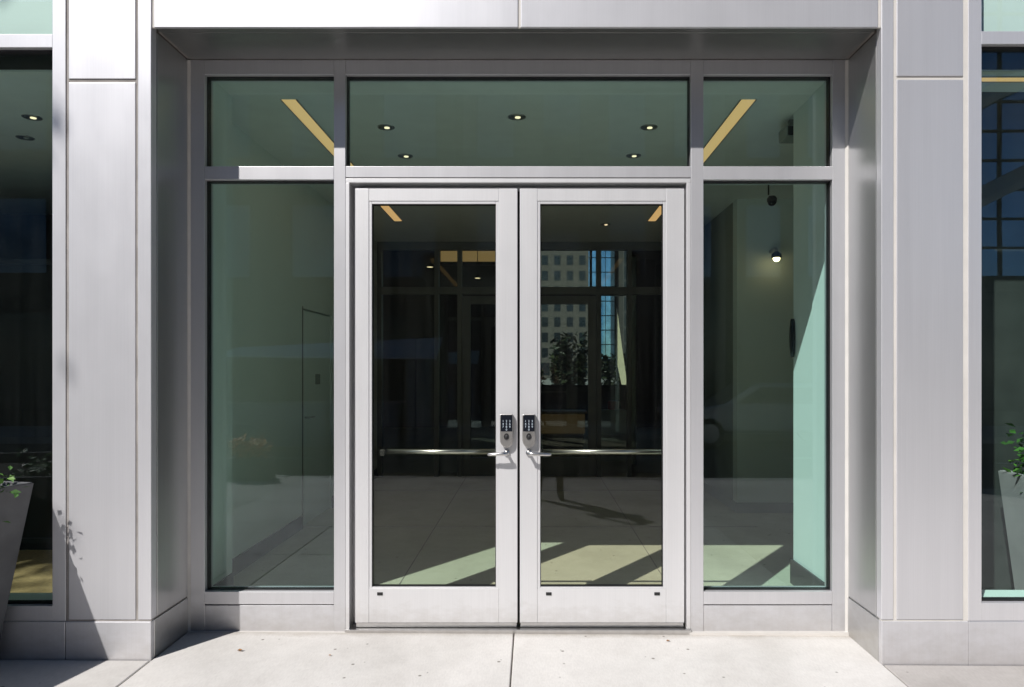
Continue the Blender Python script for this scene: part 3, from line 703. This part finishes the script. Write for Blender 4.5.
# ================================================================ PLANTERS AND PLANTS
def planter(name, label, corner, ang, top, L, W, inset, zb_, m, mirror=1, cat='planter'):
    """tapered square planter; 'corner' is the rim corner next to the wall; edge L runs out from it"""
    t = thing(name, label, cat, (corner[0], corner[1], zb_), ang, local=True)
    h = top - zb_; s = -mirror
    def ring(ix, iy0, iy1, z): return [(0 + s*ix, -iy0, z), (s*(W - ix), -iy0, z), (s*(W - ix), -(L - iy1), z), (s*ix, -(L - iy1), z)]
    mb = MB(); bm = mb.bm
    rings = [ring(inset, inset*.3, inset, 0), ring(0, 0, 0, h), ring(.035, .035, .035, h), ring(.045, .045, .045, h - .10)]
    vs = [[bm.verts.new(p) for p in r] for r in rings]
    fs = []
    for a, b in zip(vs, vs[1:]):
        for k in range(4): fs.append(bm.faces.new((a[k], a[(k+1) % 4], b[(k+1) % 4], b[k])))
    fs.append(bm.faces.new(vs[0])); bmesh.ops.recalc_face_normals(bm, faces=fs)
    bmesh.ops.bevel(bm, geom=[e for e in bm.edges if abs(e.verts[0].co.z - e.verts[1].co.z) > h*.5 or (e.verts[0].co.z > h - .001 and e.verts[1].co.z > h - .001)], offset=.005, segments=2, affect='EDGES')
    mb.build('pot', m, t)
    q = ring(.04, .04, .04, h - .06)
    MB().quad(*q).build('soil', 'soil', t)
    return t, h
def shrub(t, label, base, rx, ry, height, n, size, m='leaf', cat='plant', name='shrub'):
    """base in world coordinates"""
    r = thing(name, label, cat, base, local=True)
    stem = MB(); lf = MB(); rnd = random.Random(11 + n)
    for k in range(max(7, n // 70)):
        a = rnd.uniform(0, 6.28); d = rnd.uniform(.1, 1.0)
        bx, by = rx*d*.7*math.cos(a), ry*d*.7*math.sin(a); tx, ty = rx*d*1.05*math.cos(a), ry*d*1.05*math.sin(a); hz = height*rnd.uniform(.55, 1)
        pts = [Vector((bx, by, 0)), Vector(((bx+tx)/2, (by+ty)/2, hz*.55)), Vector((tx, ty, hz))]
        stem.tube(pts, [.007, .005, .003], 6)
        for j in range(n // max(7, n // 70)):
            u = rnd.uniform(.05, 1); p = pts[0].lerp(pts[1], u*2) if u < .5 else pts[1].lerp(pts[2], u*2 - 1)
            off = Vector((rnd.gauss(0, 1), rnd.gauss(0, 1), rnd.gauss(0, .8))) * .055
            lf.leaf(p + off, Vector((rnd.gauss(0, .6), rnd.gauss(0, .6), 1)), size*rnd.uniform(.6, 1.3))
    o = stem.build('stem', 'bark', r); o['kind'] = 'stuff'; lf.build('foliage', m, r)
    return r
pl, ph = planter('planter', 'dark grey tapered planter in shade at the left edge, before the shop window', (fx(34, F - .05), F - .045, 0), R(-14), .885, 1.3, .9, .18, gz(-2.5, -.6) - .002, 'planter', 1)
shrub(pl, 'leafy plant growing in the grey planter at the left edge', (-2.68, -.60, .81), .13, .12, .11, 650, .042)
pi_, ph2 = planter('planter', 'pale sunlit planter standing inside the right shop window', (fx(997.5, .27), .27, 0), 0, fz(470, .27), .44, .55, .10, .001, 'planter_in', -1)
shrub(pi_, 'bright green leafy plant in the planter inside the right window', (fx(997.5, .27) + .17, .02, fz(470, .27) - .07), .15, .17, .33, 1700, .055, name='pot_plant')

# fallen leaves on the pavement
for i, (px, py, lab) in enumerate(((240, 653, 'curled brown dry leaf on the pavement, nearest the left column'), (330, 657, 'tiny brown leaf scrap on the pavement before the left door'), (668, 641, 'small dry leaf scrap beside the right door threshold'))):
    dist = 1.46*FPX/(py - VY); X = (px - VX)*dist/FPX; Y = dist - 4; z = gz(X, Y) + .004
    s = (.016, .008, .011)[i]; mb = MB()
    V = [mb.bm.verts.new((X + s*a, Y + s*b, z + s*c)) for a, b, c in ((-1, 0, .1), (-.3, .55, .5), (.6, .4, .3), (1.1, 0, .6), (.5, -.5, .35), (-.4, -.5, .45), (0, 0, 0))]
    for k in range(6): mb.bm.faces.new((V[k], V[(k+1) % 6], V[6]))
    tag(mb.build('dry_leaf', 'leafdry'), lab, 'leaf')

# ================================================================ ACROSS THE STREET (seen mirrored in the glass)
def block(label, x0, x1, y0, depth, h, wall, pane, nx, nz, z0=3.6, ww=.55, wh=.6, floor_h=3.4, face=1):
    """face=+1: windows on the side towards +Y; -1 towards -Y"""
    t = thing('building', label, 'building', ((x0+x1)/2, y0, 0))
    ya, yb = (y0 - depth, y0) if face > 0 else (y0, y0 + depth)
    MB().box(x0, x1, ya, yb, -.34, h, .02).build('wall', wall, t)
    MB().box(x0 - .2, x1 + .2, ya - .2, yb + .2, h, h + .5, .03).build('roof', wall, t)
    cw = (x1 - x0)/nx
    for i in range(nx):
        for k in range(nz):
            zc = z0 + k*floor_h
            if zc + floor_h > h: continue
            a = x0 + cw*(i + .5 - ww/2); b = x0 + cw*(i + .5 + ww/2)
            yy = (yb + .001, yb + .03) if face > 0 else (ya - .03, ya - .001)
            MB().box(a, b, *yy, zc + .5, zc + .5 + floor_h*wh).build('window', pane, t)
    bs = MB()
    for i in range(nx):
        a = x0 + cw*(i + .12); b = x0 + cw*(i + .88)
        yy = (yb + .001, yb + .04) if face > 0 else (ya - .04, ya - .001)
        bs.box(a, b, *yy, .3, 3.0)
    bs.build('shopfront', 'pane_dark', t)
    return t
block('brown brick building across the street, mirrored in the left glass', -26, -2.2, -16.5, 10, 11, 'brown_brick', 'pane_sky', 9, 2)
block('dark grey stone building straight across the street', -2, 5.5, -16.5, 12, 24, 'grey_stone', 'pane_sky', 4, 6)
block('brown stone building across the street, mirrored in the right glass', 5.7, 11, -16.5, 12, 22, 'brown_brick', 'pane_sky', 3, 5)
t = thing('glass_tower', 'blue glass curtain wall tower mirrored in the right shop window', 'building', (22, -20, 0))
MB().box(11.3, 34, -34, -16.9, -.34, 34, .02).build('core', 'grey_stone', t)
MB().box(11.4, 33.9, -16.9, -16.85, 4.0, 33).build('curtain_glass', 'pane_blue', t)
fm = MB()
for i in range(28): fm.box(11.4 + i*.82, 11.46 + i*.82, -16.85, -16.79, 4.0, 33)
for k in range(36): fm.box(11.4, 33.9, -16.85, -16.80, 4.0 + k*.82, 4.06 + k*.82)
fm.build('mullion_grid', 'black_soft', t)
MB().box(11.4, 33.9, -16.9, -16.6, .3, 3.6).build('shopfront', 'pane_dark', t)
for z0 in (5.5, 8.2):
    MB().hexa([(11.5, -16.78, z0), (18, -16.78, z0 + 3.3), (18, -16.2, z0 + 3.3), (11.5, -16.2, z0)], [(11.5, -16.78, z0 + .55), (18, -16.78, z0 + 3.85), (18, -16.2, z0 + 3.5), (11.5, -16.2, z0 + .2)]).build('sloping_canopy', 'white_wall', t)
# behind the building
block('tan stone office building with rows of windows in the other street', -1.5, 11.9, 150, 20, 62, 'stone', 'pane_dark', 5, 17, ww=.5, wh=.62, floor_h=3.3, face=-1)
block('dark glass block in the other street beyond the rear window', 19.6, 34, 152, 20, 34, 'grey_stone', 'pane_dark', 8, 9, ww=.85, wh=.85, face=-1)

block('added pale blue glass tower standing in for blue sky between the two other blocks beyond the rear window', 12.6, 19.2, 165, 12, 52, 'grey_stone', 'pane_blue', 3, 14, ww=.94, wh=.94, face=-1)  # tower added to stand in for the patch of blue sky

def van(label, x, y, z, paint, L=4.9, H=1.9, W=1.9, rot=0):
    t = thing('parked_van' if H > 1.7 else 'parked_car', label, 'van' if H > 1.7 else 'car', (x, y, z), rot, local=True)
    a = L/2
    if H > 1.7: pr = [(-a, .35), (-a, 1.0), (-a*.98, 1.15), (-a*.9, H-.08), (-a*.82, H), (a*.35, H), (a*.45, H-.06), (a*.66, 1.15), (a*.95, .98), (a, .8), (a, .35)]
    else: pr = [(-a, .35), (-a, .85), (-a*.9, .95), (-a*.62, H-.06), (-a*.5, H), (a*.12, H), (a*.22, H-.05), (a*.48, .98), (a*.93, .82), (a, .65), (a, .35)]
    MB().prism(pr, 'y', -W/2, W/2, .11 if H > 1.7 else .06).build('body', paint, t)
    for sy in (-1, 1):
        gm = MB()
        if H > 1.7: gp = [(-a*.9, 1.12), (-a*.84, H-.16), (a*.36, H-.16), (a*.56, 1.12)]
        else: gp = [(-a*.78, .97), (-a*.56, H-.1), (a*.14, H-.1), (a*.38, .97)]
        gm.prism(gp, 'y', sy*(W/2 + .001), sy*(W/2 + .008)); gm.build('side_window', 'pane_dark', t)
        for sx in (-.62, .64):
            w = MB(); w.tube([(a*sx, sy*(W/2 - .19), .33), (a*sx, sy*(W/2 + .012), .33)], .33, 24); wo = w.build('wheel', 'tyre', t)
            h = MB(); h.tube([(a*sx, sy*(W/2 + .0125), .33), (a*sx, sy*(W/2 + .022), .33)], .21, 20); h.build('rim', 'steel', wo)
        MB().box(a - .06, a + .01, sy*.55, sy*.85, .68, .82, .02).build('headlight', 'steel', t); MB().box(-a - .01, -a + .05, sy*.6, sy*.88, .75, .95, .02).build('tail_light', 'red', t)
    return t
M['awning'] = plain('pale_blue_canvas', (.82, .90, 1.0), .7, var=.06)
sta = thing('standin_stall', 'added stall across the road, its pale blue awning sloped to catch the sun, mirrored in the left glass', 'stall', (-4.4, -11.8, ROADZ))  # made-up stall, its awning sloped to catch sun for a bright mirrored line
MB().hexa([(-6.75, -11.2, 1.72), (-2.05, -11.2, 1.66), (-2.05, -12.3, 2.10), (-6.75, -12.3, 1.90)][::-1], [(-6.75, -11.2, 1.76), (-2.05, -11.2, 1.70), (-2.05, -12.3, 2.18), (-6.75, -12.3, 1.96)][::-1]).build('awning', 'awning', sta)
for x in (-6.65, -4.4, -2.15):
    for y in (-11.3, -12.2): MB().box(x - .025, x + .025, y - .025, y + .025, ROADZ, 1.72).build('post', 'black_soft', sta)
MB().box(-6.5, -2.9, -11.75, -11.3, ROADZ + .05, .72, .01).build('counter', 'car_dark', sta); MB().box(-6.6, -2.8, -11.8, -11.25, .72, .76, .005).build('counter_top', 'planter_in', sta)
MB().box(-2.7, -2.15, -12.1, -11.35, ROADZ + .05, 1.66, .01).build('side_panel', 'car_dark', sta)
MB().box(-6.6, -2.8, -12.2, -12.15, ROADZ + .05, 1.72, .01).build('back_panel', 'jacket', sta)
van('silver car parked across the street, mirrored in the right glass', 5.2, -12.2, ROADZ, 'car_silver', 4.5, 1.42, 1.8, R(180))

# street tree and flower bed at the kerb
def tree(label, x, y, trunk_h, crown_c, rad, n, seed, leaf=.16):
    rnd = random.Random(seed); zb_ = gz(x, y)
    t = thing('street_tree', label, 'tree', (x, y, zb_), local=True)
    tk = MB(); tk.tube([(0, 0, -.05), (.03, .02, trunk_h*.5), (.0, .05, trunk_h)], [.13, .10, .085], 12)
    ends = []
    for k in range(9):
        a = k*2.4 + rnd.uniform(-.3, .3); el = rnd.uniform(.3, 1.2); ln = rad*rnd.uniform(.7, 1.15)
        e = Vector((math.cos(a)*math.cos(el)*ln, math.sin(a)*math.cos(el)*ln, trunk_h + .3 + math.sin(el)*ln*1.3))
        mid = Vector((e.x*.45, e.y*.45, trunk_h + (e.z - trunk_h)*.55)); tk.tube([(0, .05, trunk_h - .1), mid, e], [.06, .035, .012], 8); ends += [e, mid, mid.lerp(e, .6)]
    tk.build('trunk', 'bark', t)
    cr = MB()
    for i in range(n):
        c = rnd.choice(ends); p = c + Vector((rnd.gauss(0, 1), rnd.gauss(0, 1), rnd.gauss(0, .8)))*rad*.22
        cr.leaf(p, Vector((rnd.gauss(0, .7), rnd.gauss(0, .7), 1)), leaf*rnd.uniform(.6, 1.3))
    cr.build('crown', 'leaf_tree', t); return t
tree('leafy street tree by the kerb, mirrored in the left shop window', -8.6, -5.5, 8.6, 7, 1.9, 2600, 5)
fb = shrub(None, 'low bed of orange flowers by the kerb, mirrored in the left sidelight', (-3.93, -5.85, gz(-3.93, -5.85) + .28), .24, .14, .28, 520, .08, 'petal', 'flower bed', 'flower_bed')
fp = MB(); fp.box(-4.25, -3.61, -6.02, -5.68, gz(-3.9, -5.8) - .01, gz(-3.9, -5.8) + .30, .01)
tag(fp.build('kerb_planter', 'planter'), 'low grey trough by the kerb holding orange flowers', 'planter')
for i, (lab, x, h, n) in enumerate((('dark bush beyond the rear window, left of the cream flag', 1.05, 3.1, 2600), ('dark bush beyond the rear window, right of the cream flag', 3.2, 2.6, 1600))):
    shrub(None, lab, (x, 21 + i*.6, -.34), .95, .5, h, n, .26, 'leaf_tree', 'bush', 'bush')
# flag on the far side of the building
fl = thing('banner_flag', 'tall cream banner flag beyond the rear window, seen in the right door', 'flag', (2.75, 19, 0))
MB().tube([(2.68, 19, -.3), (2.68, 19, 3.4)], .02, 8).build('pole', 'black_soft', fl)
MB().prism([(2.70, 3.3), (2.84, 2.2), (3.05, .7), (2.88, .7), (2.70, 1.6)], 'y', 18.995, 19.005).build('cloth', 'cream', fl)

# ================================================================ THE PHOTOGRAPHER (mirrored in the right door)
PX, PY = .19, -4.34
P = thing('person', 'person in dark clothes holding a camera up, mirrored in the right door', 'person', (PX, PY, gz(PX, PY)), local=True)
def skin(name, pts, edges, m, parent, sub=2):
    me = bpy.data.meshes.new(name); me.from_pydata([p[:3] for p in pts], edges, []); me.materials.append(M[m])
    o = bpy.data.objects.new(name, me); C.objects.link(o); o.parent = parent
    md = o.modifiers.new('Skin', 'SKIN'); md.use_smooth_shade = True
    if not me.skin_vertices: me.attributes.new('skin', 'FLOAT', 'POINT')
    for sv, p in zip(me.skin_vertices[0].data, pts):
        r = p[3]; sv.radius = r if isinstance(r, tuple) else (r, r)
    me.skin_vertices[0].data[0].use_root = True
    s = o.modifiers.new('Sub', 'SUBSURF'); s.levels = sub; s.render_levels = sub
    return o
# bpy: a mesh gets its skin layer through the operator, so add it in a safe way
def skin_obj(name, pts, edges, m, parent, sub=2):
    me = bpy.data.meshes.new(name); me.from_pydata([p[:3] for p in pts], edges, []); me.materials.append(M[m])
    o = bpy.data.objects.new(name, me); C.objects.link(o); o.parent = parent
    bpy.context.view_layer.objects.active = o
    md = o.modifiers.new('Skin', 'SKIN'); md.use_smooth_shade = True
    if len(me.skin_vertices) == 0: bpy.ops.mesh.customdata_skin_add()
    for sv, p in zip(me.skin_vertices[0].data, pts):
        r = p[3]; sv.radius = r if isinstance(r, tuple) else (r, r)
    me.skin_vertices[0].data[0].use_root = True
    s = o.modifiers.new('Sub', 'SUBSURF'); s.levels = sub; s.render_levels = sub
    return o
pts = [(0, 0, .86, (.155, .10)), (0, 0, 1.02, (.135, .09)), (0, 0, 1.18, (.15, .10)), (0, 0, 1.30, (.15, .09)), (0, .01, 1.385, (.06, .06)), (0, .02, 1.44, .052)]
edges = [(0, 1), (1, 2), (2, 3), (3, 4), (4, 5)]
for s in (-1, 1):
    b = len(pts)
    pts += [(s*.165, 0, 1.315, .055), (s*.25, .05, 1.10, .047), (s*.12, .235, 1.30, .032), (s*.085, .262, 1.345, .026)]
    edges += [(3, b), (b, b+1), (b+1, b+2), (b+2, b+3)]
    b = len(pts)
    pts += [(s*.095, 0, .78, .085), (s*.115, .02, .46, .056), (s*.125, -.01, .10, .042), (s*.13, .0, .045, .042), (s*.14, .15, .03, (.042, .026))]
    edges += [(0, b), (b, b+1), (b+1, b+2), (b+2, b+3), (b+3, b+4)]
body = skin_obj('body', pts, edges, 'jacket', P)
hd = MB(); hd.ball((0, .035, 1.535), .10, 24, (.80, .95, 1.15)); hd.ball((0, .137, 1.525), .014, 10, (1, 1.2, 1.5))
for s in (-1, 1): hd.ball((s*.08, .03, 1.53), .022, 10, (.4, .8, 1.3))
hd.ball((0, .124, 1.49), .02, 10, (1.3, .4, .4))
hd.build('head', 'skin', P, True)
ey = MB()
for s in (-1, 1): ey.ball((s*.032, .122, 1.548), .011, 10)
ey.build('eyes', 'black_gloss', P, True)
hr = MB(); hr.ball((0, .012, 1.566), .108, 20, (.83, .92, 1.05)); hr.build('hair', 'hair', P, True)
for s in (-1, 1):
    hp = [(s*.085, .258, 1.345, .026), (s*.078, .275, 1.385, (.03, .016))]; he = [(0, 1)]
    for k, (dx, ln) in enumerate(((-.024, .060), (-.008, .068), (.008, .064), (.024, .052))):
        b = len(hp); x = s*.078 + dx
        hp += [(x, .280, 1.405, .0095), (x - s*.012, .292, 1.405 + ln*.55, .0085), (x - s*.03, .290, 1.405 + ln*.85, .007)]
        he += [(1, b), (b, b+1), (b+1, b+2)]
    b = len(hp); hp += [(s*.05, .262, 1.375, .0105), (s*.03, .258, 1.392, .009)]; he += [(0, b), (b, b+1)]
    skin_obj('hand', hp, he, 'skin', P, 1)
tr = MB()
cm = thing('handheld_camera', 'black camera held up by the person mirrored in the right door', 'camera', (PX, PY + .27, gz(PX, PY) + 1.43), local=True)
MB().box(-.068, .068, -.022, .018, -.045, .045, .008).build('camera_body', 'black_matt', cm)
MB().box(-.025, .025, -.02, .016, .046, .066, .006).build('viewfinder_hump', 'black_matt', cm)
MB().tube([(0, .018, 0), (0, .04, 0)], [.036, .034], 20).build('lens', 'black_gloss', cm, True)

# ================================================================ LIGHT, SKY, CAMERA
sd = Vector((.715, 1.0, -1.245)).normalized()
su = bpy.data.lights.new('sun', 'SUN'); su.energy = 5.0; su.angle = R(.53); su.color = (1, .965, .92)
so = bpy.data.objects.new('sun', su); C.objects.link(so); so.rotation_euler = sd.to_track_quat('-Z', 'Y').to_euler(); so.location = (-10, -14, 18)
w = bpy.data.worlds.new('World'); S.world = w; w.use_nodes = True
nt = w.node_tree; bg = nt.nodes['Background']; sky = nt.nodes.new('ShaderNodeTexSky'); sky.sky_type = 'NISHITA'; sky.sun_disc = False
sky.sun_elevation = math.asin(-sd.z); sky.sun_rotation = math.atan2(-sd.x, -sd.y); sky.air_density = 1.0; sky.dust_density = .15; sky.ozone_density = 2.5
nt.links.new(sky.outputs[0], bg.inputs[0]); bg.inputs[1].default_value = .10

cd = bpy.data.cameras.new('camera'); co = bpy.data.objects.new('camera', cd); C.objects.link(co)
co.location = CAM; co.rotation_euler = (R(90), 0, 0); cd.sensor_width = 36; cd.lens = FPX/1024*36
cd.shift_x = (512 - VX)/1024; cd.shift_y = (VY - 343.5)/1024; cd.clip_start = .02; cd.clip_end = 1500
S.camera = co
S.view_settings.view_transform = 'Standard'; S.view_settings.look = 'None'; S.view_settings.exposure = 0; S.view_settings.gamma = 1
cy = S.cycles
cy.max_bounces = 8; cy.diffuse_bounces = 4; cy.glossy_bounces = 3; cy.transparent_max_bounces = 20
cy.caustics_reflective = False; cy.caustics_refractive = False; cy.use_denoising = True; cy.sample_clamp_indirect = 6
for o in bpy.data.objects:
    if 'local_built' in o: del o['local_built']
